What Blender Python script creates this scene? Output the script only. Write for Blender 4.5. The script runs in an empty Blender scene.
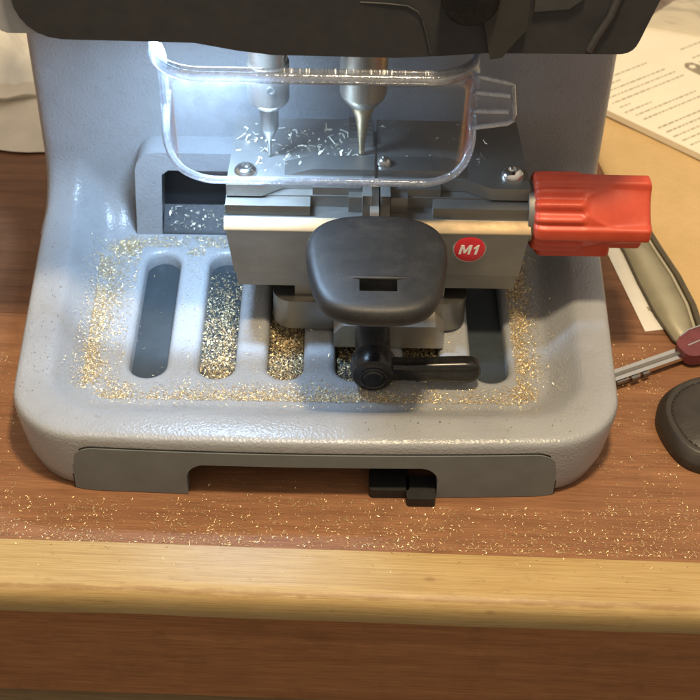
import bpy, bmesh, math, random
from mathutils import Vector, Matrix, noise as mnoise

U = 0.01                        # every number below is in centimetres; meshes are built in metres
random.seed(7)
scene = bpy.context.scene
COL = scene.collection
R = math.radians
PI = math.pi

# ------------------------------------------------------------------ materials
MATS = {}

class NT:
    def __init__(self, name):
        m = bpy.data.materials.new(name); m.use_nodes = True
        self.m = m; self.t = m.node_tree; self.n = self.t.nodes; self.l = self.t.links
        self.out = self.n['Material Output']; self.p = self.n['Principled BSDF']
        tc = self.n.new('ShaderNodeTexCoord'); mp = self.n.new('ShaderNodeMapping')
        mp.inputs['Scale'].default_value = (100, 100, 100)      # metres -> centimetres
        self.l.new(tc.outputs['Object'], mp.inputs['Vector']); self.co = mp.outputs['Vector']
    def mapped(self, sc, rot=(0, 0, 0), loc=(0, 0, 0)):
        mp = self.n.new('ShaderNodeMapping'); mp.inputs['Scale'].default_value = sc
        mp.inputs['Rotation'].default_value = rot; mp.inputs['Location'].default_value = loc
        self.l.new(self.co, mp.inputs['Vector']); return mp.outputs['Vector']
    def noise(self, scale=1, detail=4, rough=.55, co=None, dist=0):
        n = self.n.new('ShaderNodeTexNoise'); n.inputs['Scale'].default_value = scale
        n.inputs['Detail'].default_value = detail; n.inputs['Roughness'].default_value = rough
        n.inputs['Distortion'].default_value = dist
        self.l.new(co or self.co, n.inputs['Vector']); return n.outputs['Fac']
    def vor(self, scale=1, co=None, feat='F1'):
        n = self.n.new('ShaderNodeTexVoronoi'); n.feature = feat; n.inputs['Scale'].default_value = scale
        self.l.new(co or self.co, n.inputs['Vector']); return n.outputs['Distance']
    def wave(self, scale, co=None, dist=2, detail=3, dscale=1, direction='Y'):
        n = self.n.new('ShaderNodeTexWave'); n.bands_direction = direction
        n.inputs['Scale'].default_value = scale; n.inputs['Distortion'].default_value = dist
        n.inputs['Detail'].default_value = detail; n.inputs['Detail Scale'].default_value = dscale
        self.l.new(co or self.co, n.inputs['Vector']); return n.outputs['Fac']
    def ramp(self, fac, stops):
        n = self.n.new('ShaderNodeValToRGB'); e = n.color_ramp.elements
        while len(e) < len(stops): e.new(.5)
        for k, (p, c) in enumerate(stops):
            e[k].position = p; e[k].color = (c[0], c[1], c[2], 1) if not isinstance(c, (int, float)) else (c, c, c, 1)
        self.l.new(fac, n.inputs['Fac']); return n.outputs['Color']
    def mix(self, fac, a, b, mode='MIX'):
        n = self.n.new('ShaderNodeMix'); n.data_type = 'RGBA'; n.blend_type = mode
        for v, s in ((fac, n.inputs[0]), (a, n.inputs[6]), (b, n.inputs[7])):
            if hasattr(v, 'is_linked'): self.l.new(v, s)
            elif isinstance(v, (int, float)): s.default_value = v
            else: s.default_value = (v[0], v[1], v[2], 1)
        return n.outputs[2]
    def math(self, op, a, b=0.5, c=0.0):
        n = self.n.new('ShaderNodeMath'); n.operation = op
        for v, s in ((a, n.inputs[0]), (b, n.inputs[1]), (c, n.inputs[2])):
            if hasattr(v, 'is_linked'): self.l.new(v, s)
            else: s.default_value = v
        return n.outputs[0]
    def set(self, **k):
        for key, v in k.items():
            s = self.p.inputs[key.replace('_', ' ')]
            if hasattr(v, 'is_linked'): self.l.new(v, s)
            elif s.type == 'RGBA': s.default_value = (v[0], v[1], v[2], 1)
            else: s.default_value = v
        return self
    def bump(self, h, strength=.3, dist=.02):
        n = self.n.new('ShaderNodeBump'); n.inputs['Strength'].default_value = strength
        n.inputs['Distance'].default_value = dist * U
        self.l.new(h, n.inputs['Height'])
        prev = self.p.inputs['Normal'].links
        if prev: self.l.new(prev[0].from_socket, n.inputs['Normal'])
        self.l.new(n.outputs['Normal'], self.p.inputs['Normal']); return self

def plain(name, col, rough=.5, metal=0, var=.12, vscale=1.2, bscale=None, bstr=.2, bdist=.02, spec=.5, rvar=.12, coat=0, speck=0):
    t = NT(name)
    n = t.noise(vscale, 5, .6)
    lo = [c * (1 - var) for c in col]; hi = [min(1, c * (1 + var)) for c in col]
    t.set(Base_Color=t.ramp(n, [(.3, lo), (.7, hi)]), Metallic=metal, Specular_IOR_Level=spec)
    r = t.noise(vscale * 2.7, 5, .65)
    t.set(Roughness=t.math('MULTIPLY_ADD', r, 2 * rvar, rough - rvar))
    if speck:
        lk = t.p.inputs['Base Color'].links[0].from_socket
        t.set(Base_Color=t.mix(t.ramp(t.noise(17, 2, .5), [(.69, 0), (.75, speck)]), t.mix(t.ramp(t.noise(.9, 6, .7), [(.45, 0), (.75, speck * .35)]), lk, (.14, .13, .115)), (.26, .235, .18)))
    if coat: t.set(Coat_Weight=coat, Coat_Roughness=.15)
    if bscale: t.bump(t.noise(bscale, 4, .6), bstr, bdist)
    MATS[name] = t.m
    return t.m

def make_materials():
    # hammered light grey machine paint
    t = NT('grey_paint')
    big = t.noise(.35, 4, .6)
    base = t.ramp(big, [(.3, (.262, .272, .286)), (.7, (.302, .313, .328))])
    gr = t.noise(.55, 6, .72)
    base = t.mix(t.ramp(gr, [(.56, 0), (.74, .32)]), base, (.21, .185, .145))
    sc = t.noise(1, 3, .6, t.mapped((9, .7, 9), rot=(0, 0, .5)))
    base = t.mix(t.ramp(sc, [(.72, 0), (.76, .3)]), base, (.42, .42, .42))
    spk = t.noise(16, 2, .5)
    base = t.mix(t.ramp(spk, [(.70, 0), (.76, .55)]), base, (.16, .14, .11))
    t.set(Base_Color=base, Roughness=t.math('MULTIPLY_ADD', t.noise(3, 4), .16, .22), Specular_IOR_Level=.5)
    t.bump(t.vor(8.2, feat='SMOOTH_F1'), .62, .034).bump(t.noise(11, 3, .55), .45, .025)
    MATS['grey_paint'] = t.m
    plain('casing_grey', (.33, .34, .35), .4, var=.08, bscale=9, bstr=.2)
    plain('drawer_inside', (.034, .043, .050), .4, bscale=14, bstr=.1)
    t = NT('drawer_grey')
    t.set(Base_Color=t.ramp(t.noise(.8, 5), [(.3, (.128, .148, .150)), (.7, (.155, .177, .178))]), Roughness=.42)
    t.bump(t.noise(22, 3), .15, .01); MATS['drawer_grey'] = t.m
    plain('head_black', (.026, .0272, .030), .5, var=.15, bscale=18, bstr=.25, bdist=.012, speck=.15)
    plain('seam_grey', (.048, .048, .048), .42)
    plain('key_black', (.0115, .0125, .0145), .52, var=.2, bscale=24, bstr=.35, bdist=.014, rvar=.06, speck=.35)
    plain('gloss_black', (.006, .006, .0065), .27, var=.2, bscale=2, bstr=.05, spec=.45, rvar=.1, speck=.22)
    plain('dark_plastic', (.009, .010, .013), .55, var=.2, bscale=12, bstr=.2)
    plain('rubber_black', (.010, .010, .010), .5, var=.2)
    # milled steel with fine streaks
    def steel(name, col, rough, stretch=(1.2, 40, 40), metal=.92):
        t = NT(name)
        s = t.noise(1, 4, .6, t.mapped(stretch)); b = t.noise(.7, 5, .6)
        c = t.mix(s, [x * .82 for x in col], [x * 1.12 for x in col])
        c = t.mix(t.ramp(b, [(.35, 0), (.75, .4)]), c, [x * .62 for x in col])
        t.set(Base_Color=c, Metallic=metal, Roughness=t.math('MULTIPLY_ADD', s, .2, t.math('MULTIPLY_ADD', b, .3, rough - .22)))
        t.bump(s, .12, .006); MATS[name] = t.m
    steel('steel', (.275, .265, .245), .36)
    steel('plate_steel_lit', (.44, .43, .41), .42, metal=.9)  # paler copy for the left plate, LED reflection put into the colour
    steel('steel_dark', (.27, .255, .23), .42, metal=.85)
    steel('steel_bright', (.62, .58, .52), .34)
    steel('tracer_brass', (.62, .47, .28), .3, (2, 2, 30))
    steel('bevel_steel_lamplit', (.22, .165, .10), .48, (1.5, 30, 30))  # tan tint stands in for the warm lamp reflected in plain steel
    steel('chrome', (.72, .70, .67), .14, (3, 3, 3), 1.0)
    steel('spindle_steel', (.50, .46, .40), .27, (2, 2, 30))
    steel('tracer_steel', (.48, .42, .34), .33, (2, 2, 30))
    # red knob plastic, dusty
    t = NT('red_plastic')
    n = t.noise(1.1, 5, .65); d = t.noise(30, 2, .5)
    c = t.ramp(n, [(.3, (.45, .048, .020)), (.7, (.53, .068, .028))])
    c = t.mix(t.ramp(d, [(.66, 0), (.75, .35)]), c, (.75, .30, .18))
    t.set(Base_Color=c, Roughness=.42, Subsurface_Weight=.0); t.bump(t.noise(20, 3), .12, .01)
    MATS['red_plastic'] = t.m
    plain('badge_red', (.52, .02, .03), .3, var=.06)
    plain('badge_white', (.75, .72, .68), .45, var=.04)
    # brass and bright swarf
    def swarf(name, a, b, c3, rough):
        t = NT(name)
        n = t.noise(7, 2, .5)
        t.set(Base_Color=t.ramp(n, [(.36, a), (.5, b), (.64, c3)]), Metallic=.6, Roughness=rough)
        MATS[name] = t.m
    swarf('brass', (.50, .36, .17), (.76, .58, .29), (.92, .80, .54), .38)
    swarf('pale_chips', (.74, .70, .58), (.90, .87, .76), (.92, .82, .56), .35)
    swarf('dull_grit', (.10, .085, .06), (.16, .13, .09), (.24, .19, .12), .5)
    # desk board: brown veneer, grain along x
    def board(name, c0, c1, c2, rough=.46):
        t = NT(name)
        g = t.noise(1, 6, .62, t.mapped((.07, 1.5, 1.5)), .6)
        f = t.noise(1, 4, .6, t.mapped((.45, 22, 22)))
        c = t.ramp(g, [(.28, c0), (.5, c1), (.72, c2)])
        c = t.mix(t.ramp(f, [(.42, 0), (.62, .5)]), c, [x * .5 for x in c0])
        dn = t.noise(.42, 6, .7); c = t.mix(t.ramp(dn, [(.52, 0), (.72, .38)]), c, [x * .42 for x in c1])
        lt = t.noise(1, 5, .7, t.mapped((.3, .9, .9), loc=(7, 2, 0))); c = t.mix(t.ramp(lt, [(.58, 0), (.75, .3)]), c, [min(1, x * 1.5) for x in c2])
        t.set(Base_Color=c, Roughness=t.math('MULTIPLY_ADD', f, .2, rough), Specular_IOR_Level=.28)
        t.bump(f, .12, .01); MATS[name] = t.m
    board('desk_brown', (.185, .080, .037), (.262, .121, .057), (.32, .155, .074))
    board('desk_brown_back', (.14, .062, .031), (.195, .088, .044), (.24, .112, .055))
    board('panel_brown', (.25, .105, .040), (.31, .135, .052), (.37, .168, .066), .5)
    board('panel_low', (.16, .105, .052), (.21, .14, .07), (.25, .17, .09), .6)
    # pine strip
    t = NT('pine')
    w = t.noise(1, 4, .6, t.mapped((.022, 4.6, 4.6)), .6)
    f = t.noise(1, 5, .65, t.mapped((.4, 26, 26))); b = t.noise(1, 4, .6, t.mapped((.18, .6, .6)))
    c = t.ramp(w, [(.30, (.31, .20, .075)), (.42, (.43, .295, .12)), (.48, (.35, .23, .085)), (.55, (.44, .31, .13)), (.62, (.36, .24, .095)), (.72, (.42, .285, .115))])
    c = t.mix(t.ramp(b, [(.35, 0), (.7, .55)]), c, (.47, .345, .16))
    c = t.mix(t.ramp(f, [(.46, 0), (.62, .5)]), c, (.25, .145, .05))
    kn = t.vor(1, t.mapped((.22, .5, .5), loc=(3.1, .2, 0)))
    c = t.mix(t.ramp(kn, [(.03, .75), (.09, 0)]), c, (.16, .07, .022))
    st = t.noise(1.6, 5, .7, t.mapped((.6, 1.5, 1.5)))
    c = t.mix(t.ramp(st, [(.60, 0), (.72, .45)]), c, (.20, .11, .045))
    sx_ = t.n.new('ShaderNodeSeparateXYZ'); t.l.new(t.co, sx_.inputs[0])
    dy = t.math('ABSOLUTE', t.math('ADD', sx_.outputs['Y'], 5.62), 0)
    near = t.math('SUBTRACT', 1.0, t.math('MULTIPLY', dy, 2.6))
    wn = t.noise(1, 5, .7, t.mapped((.55, 2.5, 2.5)))
    wear = t.ramp(t.math('MULTIPLY', t.math('MAXIMUM', near, 0.0), wn), [(.30, 0), (.46, .7)])
    c = t.mix(wear, c, (.25, .14, .05))
    t.set(Base_Color=c, Roughness=.42, Specular_IOR_Level=.35); t.bump(f, .2, .015).bump(t.noise(.5, 4, .6), .3, .12)
    MATS['pine'] = t.m
    # papers
    t = NT('kraft'); n = t.noise(.25, 5, .6); f = t.noise(1, 4, .6, t.mapped((5, 18, 5)))
    c = t.mix(t.ramp(f, [(.4, 0), (.7, .35)]), t.ramp(n, [(.3, (.50, .34, .15)), (.7, (.58, .40, .19))]), (.40, .26, .11))
    t.set(Base_Color=c, Roughness=.75).bump(f, .15, .01).bump(n, .3, .15); MATS['kraft'] = t.m
    plain('page_white', (.74, .68, .54), .7, var=.04, vscale=.3, bscale=.3, bstr=.3, bdist=.1)
    plain('page_cream', (.57, .51, .42), .65, var=.1, vscale=.4, bscale=.7, bstr=.5, bdist=.12)
    plain('page_pale', (.67, .64, .57), .65, var=.06, vscale=.5, bscale=.5, bstr=.3, bdist=.1)
    plain('ink', (.34, .30, .21), .8, var=.3)
    plain('ink_grey', (.26, .22, .16), .7, var=.4, vscale=4)
    plain('olive_grey', (.36, .33, .23), .38, metal=.35, var=.1, vscale=.6, bscale=1, bstr=.06)
    plain('olive_dark', (.075, .06, .035), .4, var=.2)
    plain('olive_highlight', (.42, .38, .27), .3, metal=.35, var=.1)
    plain('smoke', (.033, .032, .030), .42)
    plain('maroon', (.13, .028, .032), .4, var=.2)
    t = NT('leather'); v = t.vor(9, feat='SMOOTH_F1'); n = t.noise(.8, 5, .6)
    t.set(Base_Color=t.ramp(n, [(.3, (.020, .016, .012)), (.7, (.036, .029, .022))]), Roughness=.48)
    t.bump(v, .35, .02).bump(n, .4, .1); MATS['leather'] = t.m
    plain('thread', (.014, .011, .009), .7)
    # thin clear plastic: mostly see-through, fresnel gloss, a little cloudy
    def clear(name, tint, body, bodyf, gl0, gl1, blend=.35, rough=.06, bs=2.2, bstr=.1):
        t = NT(name)
        tr = t.n.new('ShaderNodeBsdfTransparent'); tr.inputs['Color'].default_value = (*tint, 1)
        gl = t.n.new('ShaderNodeBsdfGlossy'); gl.inputs['Roughness'].default_value = rough
        df = t.n.new('ShaderNodeBsdfTranslucent'); df.inputs['Color'].default_value = (*body, 1)
        d2 = t.n.new('ShaderNodeBsdfDiffuse'); d2.inputs['Color'].default_value = (*body, 1)
        bp = t.n.new('ShaderNodeBump'); bp.inputs['Strength'].default_value = bstr; bp.inputs['Distance'].default_value = .1 * U
        t.l.new(t.noise(bs, 4, .6), bp.inputs['Height']); t.l.new(bp.outputs['Normal'], gl.inputs['Normal'])
        lw = t.n.new('ShaderNodeLayerWeight'); lw.inputs['Blend'].default_value = blend
        fac = t.math('MULTIPLY_ADD', lw.outputs['Fresnel'], gl1, gl0)
        m0 = t.n.new('ShaderNodeMixShader'); m0.inputs[0].default_value = .5
        t.l.new(df.outputs[0], m0.inputs[1]); t.l.new(d2.outputs[0], m0.inputs[2])
        m1 = t.n.new('ShaderNodeMixShader')
        t.l.new(t.math('MULTIPLY', t.ramp(t.noise(bs * .6, 5, .65), [(.3, .4), (.75, 1)]), bodyf), m1.inputs[0])
        t.l.new(tr.outputs[0], m1.inputs[1]); t.l.new(m0.outputs[0], m1.inputs[2])
        m2 = t.n.new('ShaderNodeMixShader'); t.l.new(fac, m2.inputs[0])
        t.l.new(m1.outputs[0], m2.inputs[1]); t.l.new(gl.outputs[0], m2.inputs[2])
        t.l.new(m2.outputs[0], t.out.inputs['Surface']); t.n.remove(t.p)
        MATS[name] = t.m
    clear('clear_sheet', (.94, .955, .97), (.8, .82, .85), .036, .025, .6, .3)
    clear('clear_tab', (.93, .95, 1), (.80, .86, 1), .16, .06, .6, .4)
    clear('tab_edge_lit', (.9, .93, 1), (.88, .93, 1), .85, .14, .7, .45, .12, 3, .2)  # extra blue-white body paints the backlight on the tab's ribs and edge
    clear('clear_edge', (.88, .90, .93), (.88, .90, .95), .42, .10, .7, .45, .1, 3, .3)
    clear('clear_bag', (.93, .92, .90), (.8, .74, .62), .22, .05, .6, .4, .16, 1.2, .5)
    t = NT('led'); t.set(Base_Color=(.9, .95, 1), Emission_Color=(.72, .86, 1), Emission_Strength=16); MATS['led'] = t.m
make_materials()
M = MATS

# ------------------------------------------------------------------ mesh helpers (cm)
def link(name, bm, mat, parent=None, angle=35, bev=None):
    if bev:
        es = [e for e in bm.edges if len(e.link_faces) == 2 and e.calc_face_angle(0) > R(28)]
        bmesh.ops.bevel(bm, geom=es, offset=bev, segments=2, profile=.6, affect='EDGES', clamp_overlap=True)
    bmesh.ops.recalc_face_normals(bm, faces=bm.faces[:])
    for v in bm.verts: v.co *= U
    me = bpy.data.meshes.new(name); bm.to_mesh(me); bm.free()
    for p in me.polygons: p.use_smooth = True
    me.set_sharp_from_angle(angle=R(angle))
    me.materials.append(M[mat] if isinstance(mat, str) else mat)
    o = bpy.data.objects.new(name, me); COL.objects.link(o)
    if parent is not None: o.parent = parent
    return o

def tag(o, label=None, cat=None, group=None, kind=None):
    if label: o['label'] = label
    if cat: o['category'] = cat
    if group: o['group'] = group
    if kind: o['kind'] = kind
    return o

def empty(name, loc, rz=0, label=None, cat=None):
    o = bpy.data.objects.new(name, None); COL.objects.link(o); o.empty_display_size = .02
    o.location = [c * U for c in loc]; o.rotation_euler = (0, 0, rz)
    return tag(o, label, cat)

def loft(bm, rings, close=True, cap0=False, cap1=False):
    rv = [[bm.verts.new(p) for p in r] for r in rings]
    n = len(rings[0])
    for a, b in zip(rv, rv[1:]):
        for i in range(n if close else n - 1):
            j = (i + 1) % n
            try: bm.faces.new((a[i], a[j], b[j], b[i]))
            except ValueError: pass
    if cap0: bm.faces.new(rv[0][::-1])
    if cap1: bm.faces.new(rv[-1])
    return rv

def box(bm, x0, x1, y0, y1, z0, z1):
    v = [bm.verts.new((x, y, z)) for z in (z0, z1) for x, y in ((x0, y0), (x1, y0), (x1, y1), (x0, y1))]
    for f in ((3, 2, 1, 0), (4, 5, 6, 7), (0, 1, 5, 4), (1, 2, 6, 5), (2, 3, 7, 6), (3, 0, 4, 7)):
        bm.faces.new([v[i] for i in f])
    return v

def prism(bm, pts, f0, f1):
    """closed outline pts (2-D) placed by f0 / f1 -> two caps and walls"""
    a = [bm.verts.new(f0(p)) for p in pts]; b = [bm.verts.new(f1(p)) for p in pts]
    bm.faces.new(a[::-1]); bm.faces.new(b)
    n = len(pts)
    for i in range(n): bm.faces.new((a[i], a[(i + 1) % n], b[(i + 1) % n], b[i]))

def frame(axis):
    z = Vector(axis).normalized(); x = z.orthogonal().normalized(); y = z.cross(x)
    return x, y, z

def lathe(bm, prof, org, axis=(0, 0, 1), n=40, cap0=True, cap1=True):
    x, y, z = frame(axis); o = Vector(org)
    rings = [[o + z * h + (x * math.cos(2 * PI * k / n) + y * math.sin(2 * PI * k / n)) * max(r, .001) for k in range(n)] for r, h in prof]
    loft(bm, rings, True, cap0, cap1)

def tube(bm, pts, r, n=10, closed=False, squash=1):
    pts = [Vector(p) for p in pts]; rings = []
    for i, p in enumerate(pts):
        a = pts[i - 1] if (i or closed) else p; b = pts[(i + 1) % len(pts)] if (i < len(pts) - 1 or closed) else p
        d = (b - a).normalized(); up = Vector((0, 0, 1)) if abs(d.z) < .9 else Vector((0, 1, 0))
        s = d.cross(up).normalized(); u = s.cross(d)
        rr = r(i / (len(pts) - 1)) if callable(r) else r
        rings.append([p + s * rr * math.cos(2 * PI * k / n) + u * rr * squash * math.sin(2 * PI * k / n) for k in range(n)])
    if closed: rings.append(rings[0])
    loft(bm, rings, True, not closed, not closed)

def rrect(x0, x1, y0, y1, r, nc=12, nx=60, ny=24):
    """rounded rectangle, counter-clockwise from the front edge; same count for any size"""
    P = []
    def arc(cx, cy, a0):
        for k in range(nc): a = a0 + (PI / 2) * k / nc; P.append((cx + r * math.cos(a), cy + r * math.sin(a)))
    for k in range(nx): P.append((x0 + r + (x1 - x0 - 2 * r) * k / nx, y0))
    arc(x1 - r, y0 + r, -PI / 2)
    for k in range(ny): P.append((x1, y0 + r + (y1 - y0 - 2 * r) * k / ny))
    arc(x1 - r, y1 - r, 0)
    for k in range(nx): P.append((x1 - r - (x1 - x0 - 2 * r) * k / nx, y1))
    arc(x0 + r, y1 - r, PI / 2)
    for k in range(ny): P.append((x0, y1 - r - (y1 - y0 - 2 * r) * k / ny))
    arc(x0 + r, y0 + r, PI)
    return P

def subtract(o, cutter_bm):
    c = link('cutter', cutter_bm, M['ink'])
    md = o.modifiers.new('cut', 'BOOLEAN'); md.operation = 'DIFFERENCE'; md.object = c; md.solver = 'EXACT'
    bpy.context.view_layer.update()
    me = bpy.data.meshes.new_from_object(o.evaluated_get(bpy.context.evaluated_depsgraph_get()))
    me.set_sharp_from_angle(angle=R(32)); o.modifiers.clear(); o.data = me; bpy.data.objects.remove(c)

# ------------------------------------------------------------------ wooden desk
desk = empty('wooden_desk', (0, 10, 0), R(-.5), 'brown wooden desk with a pale pine strip along its front edge', 'desk')
def desk_part(name, bm, mat, **k):
    o = link(name, bm, mat, desk, **k); o.location = (0, -.10, 0); return o
bm = bmesh.new(); box(bm, -60, 60, -3.12, 11.95, -1.6, 0); desk_part('front_board', bm, 'desk_brown', bev=.03)
bm = bmesh.new(); box(bm, -60, 60, 11.98, 110, -1.6, 0); desk_part('rear_board', bm, 'desk_brown_back', bev=.03)
bm = bmesh.new()
prof = [(-3.15, -1.55), (-3.15, .06), (-3.2, .10), (-5.2, .10), (-5.5, .06), (-5.72, -.03), (-5.9, -.2), (-5.98, -.4), (-6.02, -.8), (-6.0, -1.2), (-5.9, -1.48), (-5.7, -1.6)]
xs = [-60 + i for i in range(121)]
rings = []
for x in xs:
    w = .05 * mnoise.noise(Vector((x * .21, 3, 0))); rings.append([(x, y + (w if y < -4 else .35 * w), z + (.35 * w if y < -4 else 0)) for y, z in prof])
loft(bm, rings, True, True, True); desk_part('edge_strip', bm, 'pine')
bm = bmesh.new(); box(bm, -60, 60, -5.55, -3.3, -8.15, -1.65); desk_part('drawer_front', bm, 'panel_brown', bev=.08)
bm = bmesh.new(); box(bm, -60, 60, -5.3, -3.3, -20, -8.35); desk_part('lower_panel', bm, 'panel_low', bev=.08)

# ------------------------------------------------------------------ the key cutting machine
mach = empty('key_cutting_machine', (0, 10, 0), R(1), 'light grey bench key cutting machine with black head, clear guard and red knob', 'key machine')
def part(name, bm, mat, parent=None, **k):
    o = link(name, bm, mat, parent or mach, **k)
    if parent is None: o.location = (0, -.10, 0)
    return o

# --- base casting with tray
FX = lambda y: 1 + .0035 * (min(y, 18.5) - 2)
BOW = lambda x: .0022 * x * x
RINGS = [(1.25, .40, .05, 2.2), (.75, .12, .3, 2.6), (.35, .02, 1.0, 3.0), (.12, 0, 2.2, 3.2), (0, 0, 2.9, 3.3), (.015, .015, 3.2, 3.3),
         (.07, .07, 3.36, 3.25), (.18, .18, 3.46, 3.2), (.42, .42, 3.52, 3.05), (1.45, 1.55, 3.47, 2.6), (1.68, 1.95, 3.36, 2.5), (1.9, 2.3, 3.12, 2.4),
         (2.65, 3.35, 2.2, 2.0), (2.85, 3.65, 1.96, 1.9), (3.05, 3.95, 1.84, 1.8), (3.3, 4.3, 1.8, 1.7)]
SLX = [-8.3, -4.95, -1.6, 1.75, 5.1, 8.45]
SY0, SY1 = 5.6, 15.85
def stadium(cx, w, off=0, n=12):
    r = w / 2 - off; P = []
    for k in range(n + 1): a = PI + PI * k / n; P.append((cx + r * math.cos(a), SY0 + w / 2 + r * math.sin(a)))
    for k in range(n + 1): a = PI * k / n; P.append((cx + r * math.cos(a), SY1 - w / 2 + r * math.sin(a)))
    return P
bm = bmesh.new()
rings = []
def notch(x, y, z): return max(z, 2.45) if (abs(x + .1) < 6.6 and y < 2) else z
first = None
for k, (ox, oy, z, r) in enumerate(RINGS):
    y1 = 26 if k < 9 else 19.0
    rings.append([(x * FX(y), y + BOW(x) * max(0, 1 - y / 8), notch(x, y, z)) for x, y in rrect(-14 + ox, 14 - ox, oy, y1, r)])
inner = [(x, y + (.5 if y < 3 else 0), z) for x, y, z in rings[0]]
rv = loft(bm, [inner] + rings)
floor_edges = []
last = rv[-1]
for i in range(len(last)): floor_edges.append(bm.edges.get((last[i], last[(i + 1) % len(last)])))
for cx in SLX:
    lp = [stadium(cx, 2.62, o) for o in (0, .12, .25, .35, .41, .44)]
    zz = [1.8, 1.79, 1.735, 1.64, 1.5, .98]
    sv = loft(bm, [[(x, y, z) for x, y in P] for P, z in zip(lp, zz)])
    for i in range(len(sv[0])): floor_edges.append(bm.edges.get((sv[0][i], sv[0][(i + 1) % len(sv[0])])))
bmesh.ops.triangle_fill(bm, edges=floor_edges, use_beauty=True, use_dissolve=False)
part('base', bm, 'grey_paint', angle=50)

# --- column with fillet into the tray
bm = bmesh.new()
SECT = [((14 - ox) * FX(16), z) for ox, oy, z, r in RINGS[4:]][::-1]
def tz(x):
    a = abs(x)
    if a <= SECT[0][0]: return 1.8
    for (a0, z0), (a1, z1) in zip(SECT, SECT[1:]):
        if a <= a1: return z0 + (z1 - z0) * (a - a0) / max(1e-6, a1 - a0) + .012
    return 2.9
st = [-14.8, -14.74, -14.62, -14.45, -14.2] + [-13.9 + .15 * i for i in range(20)] + [-10.9, -10.7, -10.5, -10.3, -10.1, -9.9, -9.7, -9.5, -9.3, -9.1, -8.9, -8] + [-6 + 2 * i for i in range(7)] + [8.1, 8.3, 9, 10, 10.9] + [11.05 + .15 * i for i in range(20)] + [14.2, 14.45, 14.62, 14.74, 14.8]
rings = []
for x in st:
    a = abs(x); yo = 0
    if a > 14.2: t = (a - 14.2) / .6; yo = .6 * (1 - math.sqrt(max(0, 1 - t * t)))
    b = tz(x); q_ = min(1, max(0, (x + 10.9) / 1.95)); Rr = 2.6 - 2.48 * q_ * q_ * (3 - 2 * q_) if x < 8.2 else 2.6
    row = [(x, 18.5 - Rr - .4, b - .06)] + [(x, 18.5 - Rr + Rr * math.sin(PI / 2 * k / 10) + yo, b + Rr - Rr * math.cos(PI / 2 * k / 10)) for k in range(11)]
    row += [(x, 18.5 + yo, b + Rr + (19.5 - b - Rr) * k / 6) for k in range(1, 7)]
    rings.append(row)
side0 = [(-14.8, 26, z) for x, y, z in rings[0]]; side1 = [(14.8, 26, z) for x, y, z in rings[-1]]
loft(bm, [side0] + rings + [side1], close=False)
part('column', bm, 'grey_paint', angle=50)

# --- raised housing with its dark pocket behind the carriage
bm = bmesh.new()
def house(y): return [(-9.95, 1.6), (-9.74, 6.0), (-9.62, 6.45), (-9.38, 6.8), (-9.05, 7.05), (-8.6, 7.15), (7.9, 7.15), (8.3, 6.9), (8.5, 6.3), (8.5, 1.6), (7.6, 1.6), (7.6, 5.8), (7.3, 6.05), (-8.0, 6.05), (-8.35, 5.75), (-8.6, 1.6)]
P = house(0)
prism(bm, P, lambda p: (p[0], 19.4, p[1]), lambda p: (p[0], 16.95, p[1]))
part('housing', bm, 'grey_paint', bev=.3, angle=60)
bm = bmesh.new()
loft(bm, [[(-8.75, y, z), (7.7, y, z)] for y, z in ((16.98, 1.86), (17.1, 2.0), (18.2, 2.75), (18.3, 2.85), (18.32, 6.2))], close=False)
for x in (-8.52, 7.5): loft(bm, [[(x, 17.0, 1.8), (x, 18.4, 1.8)], [(x, 17.0, 6.2), (x, 18.4, 6.2)]], close=False)
loft(bm, [[(-8.75, 17.0, 6.0), (7.7, 17.0, 6.0)], [(-8.75, 18.4, 6.02), (7.7, 18.4, 6.02)]], close=False)
part('pocket_liner', bm, 'dark_plastic', angle=40)

# --- chip drawer: front plate with arch, and its floor seen through the slots
bm = bmesh.new()
def arcpts(cx, cz, r, a0, a1, n=8): return [(cx + r * math.cos(R(a0 + (a1 - a0) * k / n)), cz + r * math.sin(R(a0 + (a1 - a0) * k / n))) for k in range(n + 1)]
P = [(-11.05, .03)] + [(-11.05 + .012 * k, .03 + .2 * k) for k in range(1, 9)] + arcpts(-9.75, 1.72, 1.12, 175, 90) + [(-9 + k, 2.86) for k in range(0, 19)] + arcpts(9.75, 1.72, 1.12, 90, 5) + [(11.05, .03)]
P += [(9.3, .0), (7.5, .0), (5.72, -.02), (5.62, 1.0)] + arcpts(4.75, 1.12, .86, 0, 90) + [(4 - k, 1.98) for k in range(0, 9)] + arcpts(-4.95, 1.12, .86, 90, 180) + [(-5.86, -.02), (-7.5, 0), (-9.3, 0)]
Q = []
for p in P:
    if not Q or (abs(p[0] - Q[-1][0]) + abs(p[1] - Q[-1][1])) > 1e-4: Q.append(p)
def ptop(x):
    a = abs(x)
    if a <= 9.95: return 2.86
    return 1.76 + 1.1 * math.sqrt(max(0, 1 - ((a - 9.95) / 1.1) ** 2))
def pbot(x):
    u = x + .12
    if abs(u) > 5.72: return .0
    d = 5.72 - abs(u)
    return 1.98 if d > .86 else 1.12 + .86 * math.sqrt(max(0, 1 - ((.86 - d) / .86) ** 2))
xs = sorted(set([-11.05 + .1 * k for k in range(1, 221)] + [-11.05, 11.05, -5.841, -5.839, 5.599, 5.601, -5.82, -5.76, 5.58, 5.52, -11.04, -11.02, -11, 11.04, 11.02, 11]))
rings = []
for x in xs:
    yf = -.06 + BOW(x) + .10 * max(0, abs(x) - 10) ** 2; t = max(ptop(x), .05); b = pbot(x); c = .05
    rings.append([(x, yf + c, b), (x, yf, b + c * .8), (x, yf, t - c), (x, yf + c, t), (x, yf + .75, t), (x, yf + .75, b)])
loft(bm, rings, True, True, True)
drawer = part('chip_drawer', bm, 'drawer_grey', angle=30)
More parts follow.
